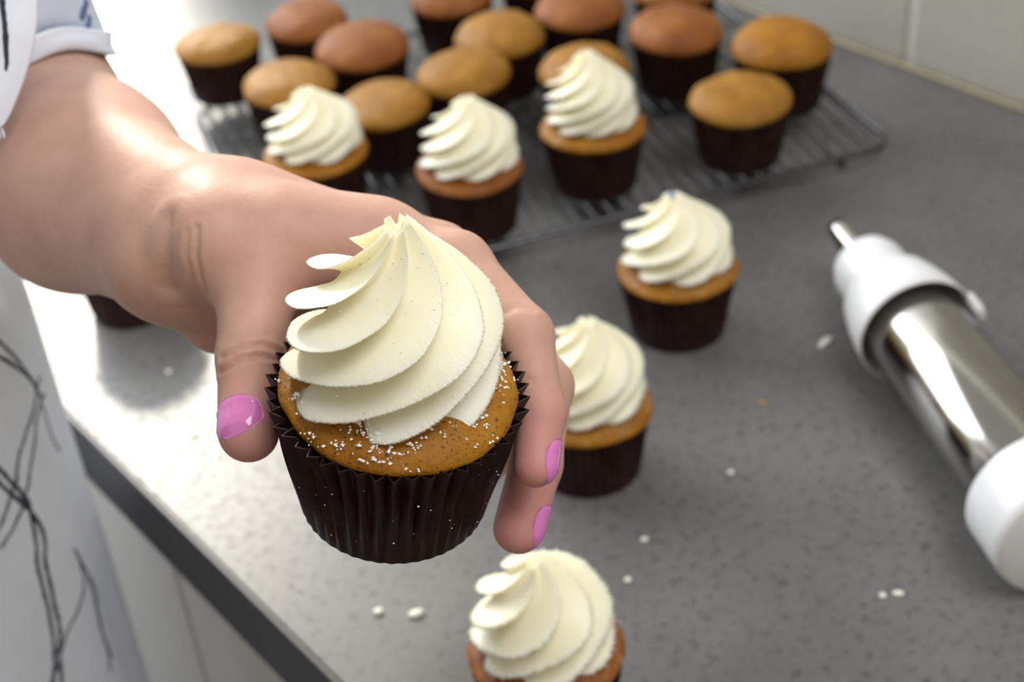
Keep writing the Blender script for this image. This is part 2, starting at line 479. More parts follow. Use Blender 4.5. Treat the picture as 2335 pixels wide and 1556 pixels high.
for cu, cv, sgn in ((0.018, 0.018, (-1, -1)), (0.018, RLEN - 0.018, (-1, 1)), (RDEP - 0.018, RLEN - 0.018, (1, 1)), (RDEP - 0.018, 0.018, (1, -1))):
    for k in range(6):
        a = PI / 2 * k / 5
        if sgn[0] * sgn[1] > 0: d = (math.sin(a) if 0 else math.cos(a), math.sin(a)); 
        else: d = (math.sin(a), math.cos(a))
        if sgn in ((-1, -1), (1, 1)): d = (math.sin(PI / 2 - (PI / 2 - a)) if 0 else d[1], d[0]) if 0 else (d[1], d[0])
        if sgn in ((-1, 1), (1, -1)): d = (d[1], d[0])
        pts.append(rp(cu + sgn[0] * 0.018 * d[0], cv + sgn[1] * 0.018 * d[1], RZ - WR - 0.0018))
pts.append(pts[0])
rk(tube('frame', pts, 0.0019, M_STEEL, n=8))
for u in (0.11, 0.225):
    rk(tube('cross_wire', [rp(u, 0.004, RZ - 2 * WR - 0.0001), rp(u, RLEN - 0.004, RZ - 2 * WR - 0.0001)], WR, M_STEEL, n=6))
for (u, v) in ((0.02, 0.035), (0.02, RLEN - 0.035), (RDEP - 0.02, 0.035), (RDEP - 0.02, RLEN - 0.035)):
    rk(tube('leg', [rp(u - 0.012, v, RZ - 0.003), rp(u - 0.012, v, 0.9025), rp(u - 0.006, v, 0.9016), rp(u + 0.006, v, 0.9016), rp(u + 0.012, v, 0.9025), rp(u + 0.012, v, RZ - 0.003)], 0.0014, M_STEEL, n=6))

ZR = RZ + WR + 0.0002
GP = 'unfrosted cupcakes on the cooling rack'; GR = 'frosted cupcakes on the cooling rack'
for (px, py, lab, g, ck, fz, rot, sc, *fh_) in (
    (1352, 290, 'frosted cupcake on the right of the rack, tallest white swirl', GR, 4, 2, 0.4, 1.01),
    (1072, 385, 'frosted cupcake at the front edge of the rack, directly above the knuckles', GR, 5, 0, 0.2, 1.0, 0.0415),
    (722, 348, 'frosted cupcake on the rack just above the wrist, leftmost of the frosted ones', GR, 4, 0, 2.2, 1.0, 0.036),
    (1688, 232, 'golden unfrosted cupcake at the front right of the rack, nearest the wall side', GP, 0, None, 0.0, 1.0),
    (1785, 110, 'brown domed unfrosted cupcake furthest right on the rack, beside the tiled wall', GP, 2, None, 1.0, 1.02),
    (1543, 78, 'russet unfrosted cupcake behind and right of the tallest white swirl', GP, 1, None, 2.0, 1.0),
    (1334, 165, 'unfrosted cupcake hidden behind the tallest white swirl', GP, 3, None, 0.7, 0.96),
    (1057, 175, 'ochre unfrosted cupcake right behind the frosted one above the knuckles', GP, 3, None, 3.0, 0.97),
    (876, 244, 'pale ochre unfrosted cupcake between the two left frosted swirls', GP, 0, None, 4.0, 0.95),
    (660, 195, 'flat ochre unfrosted cupcake behind the leftmost white swirl', GP, 0, None, 1.3, 0.98),
    (828, 115, 'reddish brown unfrosted cupcake in the middle of the left cluster', GP, 1, None, 0.2, 1.0),
    (700, 55, 'russet unfrosted cupcake furthest back in the left cluster', GP, 1, None, 5.0, 0.94),
    (498, 105, 'unfrosted cupcake alone at the left corner of the rack', GP, 0, None, 2.5, 0.94),
    (1140, 88, 'golden unfrosted cupcake in the centre of the back rows', GP, 3, None, 0.9, 0.98),
    (1323, 28, 'russet unfrosted cupcake touching the top edge of the photo, third from the wall', GP, 1, None, 0.1, 0.98),
    (1030, -2, 'unfrosted cupcake cut by the top edge of the photo, leftmost of the cut ones', GP, 1, None, 1.1, 0.96),
    (1228, -50, 'unfrosted cupcake at the top edge with only its dark liner showing', GP, 2, None, 2.1, 0.94),
    (1540, -18, 'unfrosted cupcake cut by the top edge of the photo, rightmost of the cut ones', GP, 1, None, 3.1, 0.96),
):
    cupcake(px, py, ZR, lab, g, ck, fz, rot, sc, fh=(fh_ or [0.045])[0])

# blue fleck on one peak
pk = on_z(1545, 612, 0.94)
vv = FROSTS[1].vertices; top = max(vv, key=lambda q: q.co.z).co
c1.rotation_euler[2] = 1.0
bpy.context.view_layer.update()
o = flakes('blue_fleck', [(0, 0, 0.0), (0.0012, -0.001, -0.001)], [0.0022, 0.0016], M_BLUE, None, 5); o['kind'] = 'thing'
for pgn in o.data.polygons: pgn.use_smooth = True
o.parent = c1; o.location = (top[0] + 0.001, top[1], HL + 0.0085 + top[2] * 0.0385 / 0.045 - 0.0008)

# sugar on the two near table cupcakes
for cc, sd in ((cf, 21), (c1, 22), (c2, 23)):
    g = np.random.default_rng(sd); P = []; Sz = []
    for _ in range(170):
        a = g.uniform(0, 6.28); r_ = g.uniform(0.027, 0.034); q = r_ / 0.0342
        s_ = math.acos(min(1, q ** (1 / 0.8)))
        P.append((r_ * math.cos(a), r_ * math.sin(a), HL + 0.009 * math.sin(s_) + 0.0003)); Sz.append(g.uniform(0.0002, 0.0005))
    flakes('powdered_sugar', P, Sz, M_SUGAR, cc, sd)

# ------------------------------------------------------------------ the held cupcake
HC = at(907, 885, 0.423)
rh = ray(907, 885); rh = rh / np.linalg.norm(rh)
E_ = math.radians(43.0)
im_up = CU * math.cos(math.radians(2)) + CX * math.sin(math.radians(2)); im_up = im_up - rh * (im_up @ rh); im_up /= np.linalg.norm(im_up)
AX = -rh * math.sin(E_) + im_up * math.cos(E_)
SX = np.cross(im_up, -rh); SX = SX - AX * (SX @ AX); SX /= np.linalg.norm(SX)
if SX @ CX < 0: SX = -SX
SY = np.cross(AX, SX)
HH = 0.0430
BASE = HC - AX * HH
HM = Matrix(((SX[0], SY[0], AX[0], BASE[0]), (SX[1], SY[1], AX[1], BASE[1]), (SX[2], SY[2], AX[2], BASE[2]), (0, 0, 0, 1)))
hero = empty('cupcake', (0, 0, 0), 'large frosted cupcake held up in the hand, in sharp focus, dusted with sugar', 'cupcake')
hero.matrix_world = HM
HRL, HRB = 0.0345, 0.0282
me = liner_mesh('liner', HRL, HRB, HH, 46, 8, 22, 0.00125, 0.0012, 9)
o = bpy.data.objects.new('liner', me); COL.objects.link(o); o.parent = hero
me = cake_mesh('cake', 0.0338, HH - 0.001, 0.0105, 15, M_CAKE, 200, 60, 0.0005)
hcake = bpy.data.objects.new('cake', me); COL.objects.link(hcake); hcake.parent = hero
me = frosting_mesh('frosting', 0.0262, 0.0480, 8, 3.5, 0.60, HH + 0.0066, 840, 260, 31, (0.0, 0.0), 0.00006, 0.10)
hfro = bpy.data.objects.new('frosting', me); COL.objects.link(hfro); hfro.parent = hero; hfro.rotation_euler = (0, 0, 0.15); hfro.location = (-0.0018, 0.003, 0)
g = np.random.default_rng(5); P, Sz = [], []
while len(P) < 760:
    a = g.uniform(0, 6.28); r_ = g.uniform(0.024, 0.0338)
    if math.sin(a * 3 + 1) + math.sin(a * 7) + g.normal(0, 1.0) < -0.6: continue
    s_ = math.acos(min(1, (r_ / 0.0338) ** (1 / 0.8)))
    x, y, zc = r_ * math.cos(a), r_ * math.sin(a), HH - 0.001 + 0.0105 * math.sin(s_)
    k = g.integers(1, 6)
    for _ in range(k):
        P.append((x + g.normal(0, 0.0006), y + g.normal(0, 0.0006), zc + 0.00035)); Sz.append(min(0.0009, abs(g.normal(0.00030, 0.00020)) + 0.00012))
for _ in range(60):
    a = g.uniform(0, 6.28); t = g.uniform(0.1, 0.95); r_ = HRB + (HRL - HRB) * t + 0.0010
    P.append((r_ * math.cos(a), r_ * math.sin(a), HH * t)); Sz.append(g.uniform(0.00012, 0.00034))
flakes('powdered_sugar', P, Sz, M_SUGAR, hero, 8)
hv = np.empty(len(hfro.data.vertices) * 3); hfro.data.vertices.foreach_get('co', hv); hv = hv.reshape(-1, 3)
ca, sa = math.cos(0.15), math.sin(0.15)
idx = g.integers(840 * 22, len(hv) - 840 * 8, 260)
fp = np.c_[hv[idx, 0] * ca - hv[idx, 1] * sa, hv[idx, 0] * sa + hv[idx, 1] * ca, hv[idx, 2]]
flakes('ground_spice', fp, g.uniform(0.0001, 0.00022, len(fp)), M_SPICE, hero, 9)
idx = g.integers(840 * 16, len(hv) - 840 * 8, 420)
fp = np.c_[hv[idx, 0] * ca - hv[idx, 1] * sa, hv[idx, 0] * sa + hv[idx, 1] * ca, hv[idx, 2]]
flakes('sugar_grains', fp, g.uniform(0.0001, 0.0002, len(fp)), M_SUGAR, hero, 10)

# ------------------------------------------------------------------ person: arm and hand grown as one implicit surface
VOX = 0.0010
J = lambda x, y, d: at(x, y, d)
prims = []   # (a, b, ra, rb, k)
def cone(a, b, ra, rb, k=0.006): prims.append((np.asarray(a), np.asarray(b), ra, rb, k))


EL = J(35, 290, 0.625); WRI = J(420, 540, 0.487); MID = J(190, 425, 0.560)
perp = np.array(CX * 0.45 + CU * 0.89)
SH = EL + np.array([-0.012, 0.040, 0.215])
cone(SH, EL, 0.036, 0.037, 0.02)
cone(EL + perp * 0.008, MID + perp * 0.0085, 0.038, 0.0285, 0.02)
cone(EL - perp * 0.006, MID - perp * 0.0085, 0.0385, 0.0275, 0.02)
cone(MID + perp * 0.0075, WRI + perp * 0.0078, 0.0285, 0.0180, 0.02)
cone(MID - perp * 0.0085, WRI - perp * 0.0090, 0.0275, 0.0180, 0.02)
# hand
HB = J(560, 520, 0.480)
cone(WRI + perp * 0.007, J(545, 490, 0.487), 0.0175, 0.0145, 0.012)
cone(WRI - perp * 0.008, J(500, 620, 0.492), 0.0185, 0.0180, 0.014)
cone(J(500, 620, 0.492), J(500, 735, 0.505), 0.0175, 0.0110, 0.012)
IM, MM, RM, PM = J(1040, 610, 0.470), J(1000, 590, 0.492), J(960, 590, 0.512), J(920, 610, 0.530)
cone(J(545, 500, 0.485), IM, 0.0150, 0.0110, 0.012)
cone(J(560, 495, 0.497), MM, 0.0150, 0.0120, 0.012)
cone(J(550, 520, 0.508), RM, 0.0150, 0.0115, 0.012)
cone(J(540, 580, 0.515), PM, 0.0150, 0.0105, 0.012)
cone(J(600, 580, 0.497), J(900, 620, 0.500), 0.0200, 0.0130, 0.014)
# thumb
TC, TM, TI, TT = J(505, 550, 0.469), J(585, 640, 0.464), J(572, 815, 0.450), J(567, 985, 0.434)
cone(TC, TM, 0.0165, 0.0130, 0.010)
cone(J(500, 535, 0.471), J(640, 530, 0.469), 0.0135, 0.0110, 0.012)
cone(J(640, 530, 0.469), J(850, 560, 0.474), 0.0110, 0.0100, 0.012)
cone(TM, TI, 0.0126, 0.0098, 0.006)
cone(TI, TT, 0.0099, 0.0090, 0.004)
cone(J(640, 610, 0.490), J(720, 800, 0.500), 0.0150, 0.0130, 0.010)
cone(J(640, 585, 0.473), J(860, 560, 0.478), 0.0120, 0.0105, 0.014)      # web between thumb and forefinger
# fingers
IP_, ID, IT = J(1195, 765, 0.450), J(1230, 940, 0.440), J(1221, 1062, 0.434)
cone(IM, IP_, 0.0108, 0.0088, 0.005); cone(IP_, ID, 0.0087, 0.0076, 0.003); cone(ID, IT, 0.0077, 0.0066, 0.003)
MP, MD, MT = J(1243, 880, 0.474), J(1222, 1060, 0.463), J(1183, 1205, 0.456)
cone(MM, MP, 0.0110, 0.0090, 0.004); cone(MP, MD, 0.0089, 0.0080, 0.0025); cone(MD, MT, 0.0081, 0.0080, 0.0025)
RP, RD, RT = J(1185, 850, 0.505), J(1140, 1020, 0.502), J(1060, 1110, 0.496)
cone(RM, RP, 0.0105, 0.0086, 0.004); cone(RP, RD, 0.0085, 0.0076, 0.0025); cone(RD, RT, 0.0076, 0.0066, 0.0025)
PP, PD, PT = J(1075, 835, 0.532), J(1050, 960, 0.527), J(1000, 1040, 0.520)
cone(PM, PP, 0.0095, 0.0076, 0.004); cone(PP, PD, 0.0075, 0.0066, 0.0025); cone(PD, PT, 0.0066, 0.0058, 0.0025)

ALLP = np.array([p for q in prims for p in (q[0], q[1])])
lo = ALLP.min(0) - 0.052; hi = ALLP.max(0) + 0.052
DIM = np.ceil((hi - lo) / VOX).astype(int) + 1
D = np.full(DIM, 0.2, np.float32)
AXS = [(lo[i] + VOX * np.arange(DIM[i])).astype(np.float32) for i in range(3)]


def sd_cone(X, Y, Z, a, b, ra, rb):
    ba = b - a; l2 = float(ba @ ba)
    px, py, pz = X - a[0], Y - a[1], Z - a[2]
    t = np.clip((px * ba[0] + py * ba[1] + pz * ba[2]) / l2, 0, 1)
    dx, dy, dz = px - t * ba[0], py - t * ba[1], pz - t * ba[2]
    return np.sqrt(dx * dx + dy * dy + dz * dz) - (ra + (rb - ra) * t)


def sub_slices(mn, mx):
    i0 = np.maximum(((mn - lo) / VOX).astype(int), 0); i1 = np.minimum(((mx - lo) / VOX).astype(int) + 2, DIM)
    return tuple(slice(int(i0[i]), int(i1[i])) for i in range(3))


def coords(sl): return AXS[0][sl[0]][:, None, None], AXS[1][sl[1]][None, :, None], AXS[2][sl[2]][None, None, :]


for a, b, ra, rb, k in prims:
    R_ = max(ra, rb) + k + 0.006
    sl = sub_slices(np.minimum(a, b) - R_, np.maximum(a, b) + R_); X, Y, Z = coords(sl)
    d = sd_cone(X, Y, Z, a, b, ra, rb); o_ = D[sl]
    h = np.maximum(k - np.abs(o_ - d), 0) / k
    D[sl] = np.minimum(o_, d) - h * h * k * 0.25

# the skin gives way where the cupcake presses against it
A0, A1 = BASE - AX * 0.0008, HC + AX * 0.004
sl = sub_slices(np.minimum(A0, A1) - 0.05, np.maximum(A0, A1) + 0.05); X, Y, Z = coords(sl)
px, py, pz = X - A0[0], Y - A0[1], Z - A0[2]
tz = px * AX[0] + py * AX[1] + pz * AX[2]
rad = np.sqrt(np.maximum(px * px + py * py + pz * pz - tz * tz, 0))
Hc = float(np.linalg.norm(A1 - A0))
dcone = np.maximum(np.maximum(rad - (HRB + 0.0012 + (HRL + 0.0018 - HRB) * np.clip(tz / Hc, 0, 1)), tz - Hc), -tz)
o_ = D[sl]; kk = 0.0015; dd = -dcone
h = np.maximum(kk - np.abs(o_ - dd), 0) / kk
D[sl] = np.maximum(o_, dd) + h * h * kk * 0.25
# keep clear of the icing
A2, A3 = HC + AX * 0.002, HC + AX * 0.066
sl = sub_slices(np.minimum(A2, A3) - 0.04, np.maximum(A2, A3) + 0.04); X, Y, Z = coords(sl)
D[sl] = np.maximum(D[sl], -sd_cone(X, Y, Z, A2 + AX * 0.012, A3, 0.0312, 0.006))


def surface_nets(D):
    s = D < 0
    c = np.zeros(tuple(np.array(D.shape) - 1), np.int8)
    for i in (0, 1):
        for j in (0, 1):
            for k in (0, 1):
                c += s[i:i + c.shape[0], j:j + c.shape[1], k:k + c.shape[2]]
    act = (c > 0) & (c < 8); ii = np.argwhere(act); n_ = len(ii)
    vid = np.full(c.shape, -1, np.int64); vid[act] = np.arange(n_)
    acc = np.zeros((n_, 3)); cnt = np.zeros(n_)
    cor = [(i, j, k) for i in (0, 1) for j in (0, 1) for k in (0, 1)]
    val = {q: D[ii[:, 0] + q[0], ii[:, 1] + q[1], ii[:, 2] + q[2]].astype(float) for q in cor}
    for q in cor:
        for ax in range(3):
            if q[ax] == 0:
                w = list(q); w[ax] = 1; w = tuple(w)
                a, b = val[q], val[w]; m = (a < 0) != (b < 0)
                t = np.where(m, a / np.where(m, a - b, 1), 0)
                pos = np.array(q, float)[None, :].repeat(n_, 0); pos[:, ax] += t
                acc[m] += pos[m]; cnt[m] += 1
    V = ii + acc / cnt[:, None]
    F = []
    for ax in range(3):
        u, v = [(1, 2), (2, 0), (0, 1)][ax]
        a = [slice(None)] * 3; b = [slice(None)] * 3
        a[ax] = slice(0, -1); b[ax] = slice(1, None)
        sa_, sb_ = s[tuple(a)], s[tuple(b)]
        e = np.argwhere(sa_ != sb_); fl = sa_[tuple(e.T)]
        ok = (e[:, u] > 0) & (e[:, v] > 0) & (e[:, u] < D.shape[u] - 1) & (e[:, v] < D.shape[v] - 1)
        e = e[ok]; fl = fl[ok]
        def g_(du, dv):
            q = e.copy(); q[:, u] += du; q[:, v] += dv; return vid[tuple(q.T)]
        Q = np.stack([g_(-1, -1), g_(0, -1), g_(0, 0), g_(-1, 0)], 1)
        Q[~fl] = Q[~fl][:, ::-1]; F.append(Q)
    F = np.concatenate(F); F = F[(F >= 0).all(1)]
    return V, F


def blur(D):
    for ax in range(3):
        a = np.roll(D, 1, ax); b = np.roll(D, -1, ax); D = (a + 2 * D + b) * 0.25
    return D


D = blur(D)
V, F = surface_nets(D)
V = lo + V * VOX


def sampD(P):
    q = (np.asarray(P) - lo) / VOX; i = np.clip(np.floor(q).astype(int), 0, DIM - 2); f = q - i; r = 0
    for a in (0, 1):
        for b in (0, 1):
            for c in (0, 1):
                w = (f[..., 0] if a else 1 - f[..., 0]) * (f[..., 1] if b else 1 - f[..., 1]) * (f[..., 2] if c else 1 - f[..., 2])
                r = r + w * D[i[..., 0] + a, i[..., 1] + b, i[..., 2] + c]
    return r


def gradD(P, e=0.0012):
    g_ = np.stack([sampD(P + np.eye(3)[k] * e) - sampD(P - np.eye(3)[k] * e) for k in range(3)], -1)
    return g_ / np.maximum(np.linalg.norm(g_, axis=-1, keepdims=True), 1e-9)


def hit(px, py, d0=0.36, d1=0.75):
    v = ray(px, py); t = np.arange(d0, d1, 0.0006); P = CAM + v * t[:, None]
    ins = ((P > lo + 0.003) & (P < hi - 0.003)).all(1); s_ = np.where(ins, sampD(np.clip(P, lo, hi)), 1)
    k = np.argmax(s_ < 0)
    return P[k] if s_[k] < 0 else None


# creases: thumb joint, wrist, finger joints (paths over the skin)
NRM = gradD(V)
creases = [([(500, 850), (540, 825), (590, 812), (640, 822)], 0.0011, 0.0009), ([(505, 815), (550, 792), (600, 787), (650, 808)], 0.0010, 0.0009),
           ([(508, 780), (560, 762), (620, 765)], 0.0003, 0.0010), ([(450, 520), (448, 580), (460, 635), (474, 672)], 0.0007, 0.0009),
           ([(432, 530), (428, 580), (440, 640)], 0.0004, 0.0009), ([(385, 500), (380, 570), (390, 660)], 0.0010, 0.0028),
           ([(1165, 880), (1200, 868), (1250, 872)], 0.0003, 0.0012), ([(1150, 715), (1180, 700), (1215, 705)], 0.0003, 0.0012)]
off = np.zeros(len(V))
for path, dep, wd in creases:
    pts = []
    for (x0, y0_), (x1, y1_) in zip(path[:-1], path[1:]):
        for t in np.linspace(0, 1, 12, endpoint=False):
            p = hit(x0 + (x1 - x0) * t, y0_ + (y1_ - y0_) * t)
            if p is not None: pts.append(p)
    if not pts: continue
    pts = np.array(pts); near = np.argwhere(((V > pts.min(0) - 0.008) & (V < pts.max(0) + 0.008)).all(1)).ravel()
    d = np.min(np.linalg.norm(V[near][:, None] - pts[None], axis=2), 1)
    off[near] -= dep * np.exp(-(d / wd) ** 2); off[near] += 0.35 * dep * np.exp(-((d - 2.2 * wd) / wd) ** 2)
V = V + NRM * off[:, None]

person = empty('person', (-0.006, 0.65, 0.0), 'person in white printed clothes holding a cupcake out over the worktop', 'person')
arm = kid(mesh_obj('arm', V, F, M_SKIN), person)
fl = np.zeros(len(V), np.float32)
for tip, rr_, am in ((IT, 0.024, 0.9), (MT, 0.028, 0.9), (TT, 0.016, 0.7), (J(480, 770, 0.505), 0.018, 0.7), (RT, 0.02, 0.8), (PT, 0.02, 0.8), (J(690, 640, 0.47), 0.02, 0.35)):
    d = np.linalg.norm(V - tip, axis=1); fl = np.maximum(fl, am * np.exp(-(d / rr_) ** 2).astype(np.float32))
atr = arm.data.attributes.new('flush', 'FLOAT', 'POINT'); atr.data.foreach_set('value', fl)


def nail(a, b, nrm, s0, s1, half_deg, r_out, tip_round=0.75, thick=0.0005):
    """painted nail: a curved plate over the back of the last finger joint"""
    a, b = np.asarray(a), np.asarray(b); t = (b - a) / np.linalg.norm(b - a)
    n_ = nrm - t * (nrm @ t); n_ /= np.linalg.norm(n_); w = np.cross(t, n_)
    nu, nv = 17, 15; top = []; bot = []
    for j in range(nv):
        v = j / (nv - 1) * 2 - 1
        for i in range(nu):
            u = i / (nu - 1) * 2 - 1
            e = 1 - abs(v) ** 2.6 * 0.45 if v > 0 else 1 - abs(v) ** 3 * 0.35
            ang = math.radians(half_deg) * u * e
            sv = (s0 + s1) / 2 + (s1 - s0) / 2 * v * (1 - 0.22 * abs(u) ** 2.4)
            dr = n_ * math.cos(ang) + w * math.sin(ang); c_ = a + t * sv
            rs = np.linspace(r_out, 0.002, 60); P = c_ + dr * rs[:, None]; k = np.argmax(sampD(P) < 0)
            r_ = rs[k] if sampD(P)[k] < 0 else 0.006
            ed = max(abs(u), abs(v)) ** 6
            top.append(c_ + dr * (r_ + thick * (1 - 0.75 * ed))); bot.append(c_ + dr * (r_ - 0.0006))
    K = nu * nv
    fs = [f for f in grid_faces(nu, nv, False)] + [tuple(q + K for q in f[::-1]) for f in grid_faces(nu, nv, False)]
    rim = [i for i in range(nu)] + [j * nu + nu - 1 for j in range(1, nv)] + [(nv - 1) * nu + i for i in range(nu - 2, -1, -1)] + [j * nu for j in range(nv - 2, 0, -1)]
    fs += [(rim[k], rim[(k + 1) % len(rim)], rim[(k + 1) % len(rim)] + K, rim[k] + K) for k in range(len(rim))]
    return kid(mesh_obj('fingernail', top + bot, fs, M_NAIL), person)


nl = nail(TI, TT, -CX * 0.42 + CU * 0.30 - FWD * 0.85, 0.0195, 0.0325, 64, 0.016); nl['label'] = 'glossy pink thumbnail'
nl = nail(ID, IT, CX * 0.86 - FWD * 0.10 + CU * 0.05, 0.0085, 0.0225, 58, 0.012); nl['label'] = 'pink nail of the forefinger'
nl = nail(MD, MT, CX * 0.90 - FWD * 0.08 + CU * -0.2, 0.0115, 0.0265, 58, 0.012); nl['label'] = 'pink nail of the middle finger'
nail(RD, RT, FWD * 0.8 + CX * 0.5, 0.004, 0.016, 58, 0.012); nail(PD, PT, FWD * 0.8 + CX * 0.5, 0.003, 0.013, 58, 0.010)

# sleeve: shell around the upper arm, ending in a turned cuff
ad = (SH - EL) / np.linalg.norm(SH - EL)
e1 = np.cross(ad, [0, 1.0, 0]); e1 /= np.linalg.norm(e1); e2 = np.cross(ad, e1)
def proj(P):
    q = P - CAM; d = q @ FWD; return 1167.5 + FPX * (q @ CX) / d, 778 - FPX * (q @ CU) / d
HEMX = [-200, -60, 0, 75, 110, 150, 200, 240, 300]; HEMY = [250, 210, 180, 143, 122, 110, 115, 126, 132]   # how the turned hem dips around the arm
def hem(base, near):
    lo_, hi_ = -0.04, 0.10
    for _ in range(22):
        m_ = (lo_ + hi_) / 2; x, y = proj(base + ad * m_)
        ty = np.interp(x, HEMX, HEMY) if near else 128
        if y > ty: lo_ = m_
        else: hi_ = m_
    return lo_
SLC = EL - FWD * 0.006
mxx = max(proj(SLC + ad * 0.03 + 0.0475 * (e1 * math.cos(q) + e2 * math.sin(q)))[0] for q in np.linspace(0, 6.28, 60))
SLC = SLC + CX * ((222 - mxx) / FPX * 0.6)
def sleeve_part(name, s_a, s_b, r0, r1, mat, fold=0.0, rows=10, nu=64):
    vs = []; hs = []
    for i in range(nu):
        a = 2 * PI * i / nu; dr = e1 * math.cos(a) + e2 * math.sin(a); hs.append(hem(SLC + dr * 0.0490, dr @ FWD < 0.002))
    hs = np.array(hs)
    for _ in range(3): hs = (np.roll(hs, 1) + 2 * hs + np.roll(hs, -1)) / 4
    for lay in (0, 1):
        for j in range(rows):
            q = j / (rows - 1)
            for i in range(nu):
                a = 2 * PI * i / nu; dr = e1 * math.cos(a) + e2 * math.sin(a)
                r_ = (r0 + (r1 - r0) * q) + fold * math.sin(a * 3 + q * 5) + fold * 0.6 * math.sin(a * 5 - q * 7) - lay * 0.0012
                sq = s_a + (s_b - s_a) * q
                vs.append(SLC + dr * r_ + ad * (hs[i] * (1 - sq / 0.22) + sq))
    K = rows * nu
    fs = grid_faces(nu, rows) + [tuple(q + K for q in f[::-1]) for f in grid_faces(nu, rows)]
    for j in (0, rows - 1):
        for i in range(nu):
            a_, b_ = j * nu + i, j * nu + (i + 1) % nu; fs.append((a_, b_, b_ + K, a_ + K) if j else (b_, a_, a_ + K, b_ + K))
    return kid(mesh_obj(name, vs, fs, mat), person)
sleeve_part('sleeve', 0.006, 0.215, 0.0470, 0.054, M_SLEEVE, 0.0015, 20)
sleeve_part('cuff', 0.0, 0.011, 0.0500, 0.0512, M_CLOTH, 0.0004, 8)['label'] = 'pale turned cuff'

# clothes body: loose white garment falling from the shoulders past the worktop edge
def garment():
    nu, rows = 160, 60; vs = []
    for j in range(rows):
        z = 0.18 + (1.37 - 0.18) * j / (rows - 1)
        hipf = min(1, max(0, (1.13 - z) / 0.09)); hipf = hipf * hipf * (3 - 2 * hipf)
        up = max(0, z - 1.15)
        a = 0.135 + 0.055 * hipf; b = 0.105 + 0.015 * hipf; cx = -0.006 + up * 0.10; cy = 0.65 + up * 0.1
        if z > 1.28: a *= 1 - 1.6 * (z - 1.28); b *= 1 - 3 * (z - 1.28)
        for i in range(nu):
            th = 2 * PI * i / nu
            f = 1 + (0.010 * math.sin(th * 9 + z * 2) + 0.008 * math.sin(th * 14 - z * 3)) * hipf
            vs.append((cx + a * f * math.cos(th), cy + b * f * math.sin(th), z))
    fs = grid_faces(nu, rows); m = (rows - 1) * nu; fs.append(tuple(range(m, m + nu)))
    return mesh_obj('dress', vs, fs, M_CLOTH)
dress = kid(garment(), person); dress['label'] = 'white dress with inky black line print'
scarf_px = [(-140, -420, 0.500), (-70, -420, 0.500), (10, -420, 0.502), (75, -420, 0.506),
            (-120, 0, 0.515), (-40, 0, 0.512), (40, 0, 0.512), (88, 0, 0.518),
            (-110, 80, 0.518), (-40, 80, 0.514), (32, 80, 0.514), (81, 80, 0.520),
            (-110, 150, 0.520), (-50, 150, 0.516), (15, 150, 0.516), (66, 150, 0.522),
            (-110, 230, 0.522), (-60, 230, 0.518), (-8, 230, 0.518), (36, 230, 0.523),
            (-110, 290, 0.523), (-75, 290, 0.520), (-35, 290, 0.520), (6, 300, 0.524)]
sv = [J(*p) for p in scarf_px]
up_rows = []
for (yy, zz, dx) in ((0.700, 1.372, -0.030), (0.640, 1.396, -0.026), (0.585, 1.388, -0.018), (0.548, 1.350, -0.010)):
    up_rows += [np.array([x + dx, yy, zz]) for x in (0.065, 0.095, 0.125, 0.160)]
sv = up_rows + sv; sf = [(j * 4 + i, j * 4 + i + 1, (j + 1) * 4 + i + 1, (j + 1) * 4 + i) for j in range(len(sv) // 4 - 1) for i in range(3)]
scarf = kid(mesh_obj('scarf_end', sv, sf, M_CLOTH), person); scarf['label'] = 'loose white scarf end with a frayed tip'
md = scarf.modifiers.new('sub', 'SUBSURF'); md.levels = 3; md.render_levels = 3
md = scarf.modifiers.new('thick', 'SOLIDIFY'); md.thickness = 0.0012; md.offset = 0
for (xa, ya, xb, yb) in ((2, 292, 10, 316), (-6, 295, 0, 318), (-14, 292, -16, 318)):
    tube('fringe', [J(xa, ya, 0.5235), J((xa + xb) / 2 + 2, (ya + yb) / 2, 0.5225), J(xb, yb, 0.5225)], 0.00035, M_CLOTH, n=5)
    f_ = bpy.data.objects[[o.name for o in COL.objects if o.name.startswith('fringe')][-1]]
    f_.parent = scarf; f_.matrix_parent_inverse = (Matrix.Translation(-Vector(person.location))).copy() if False else Matrix()

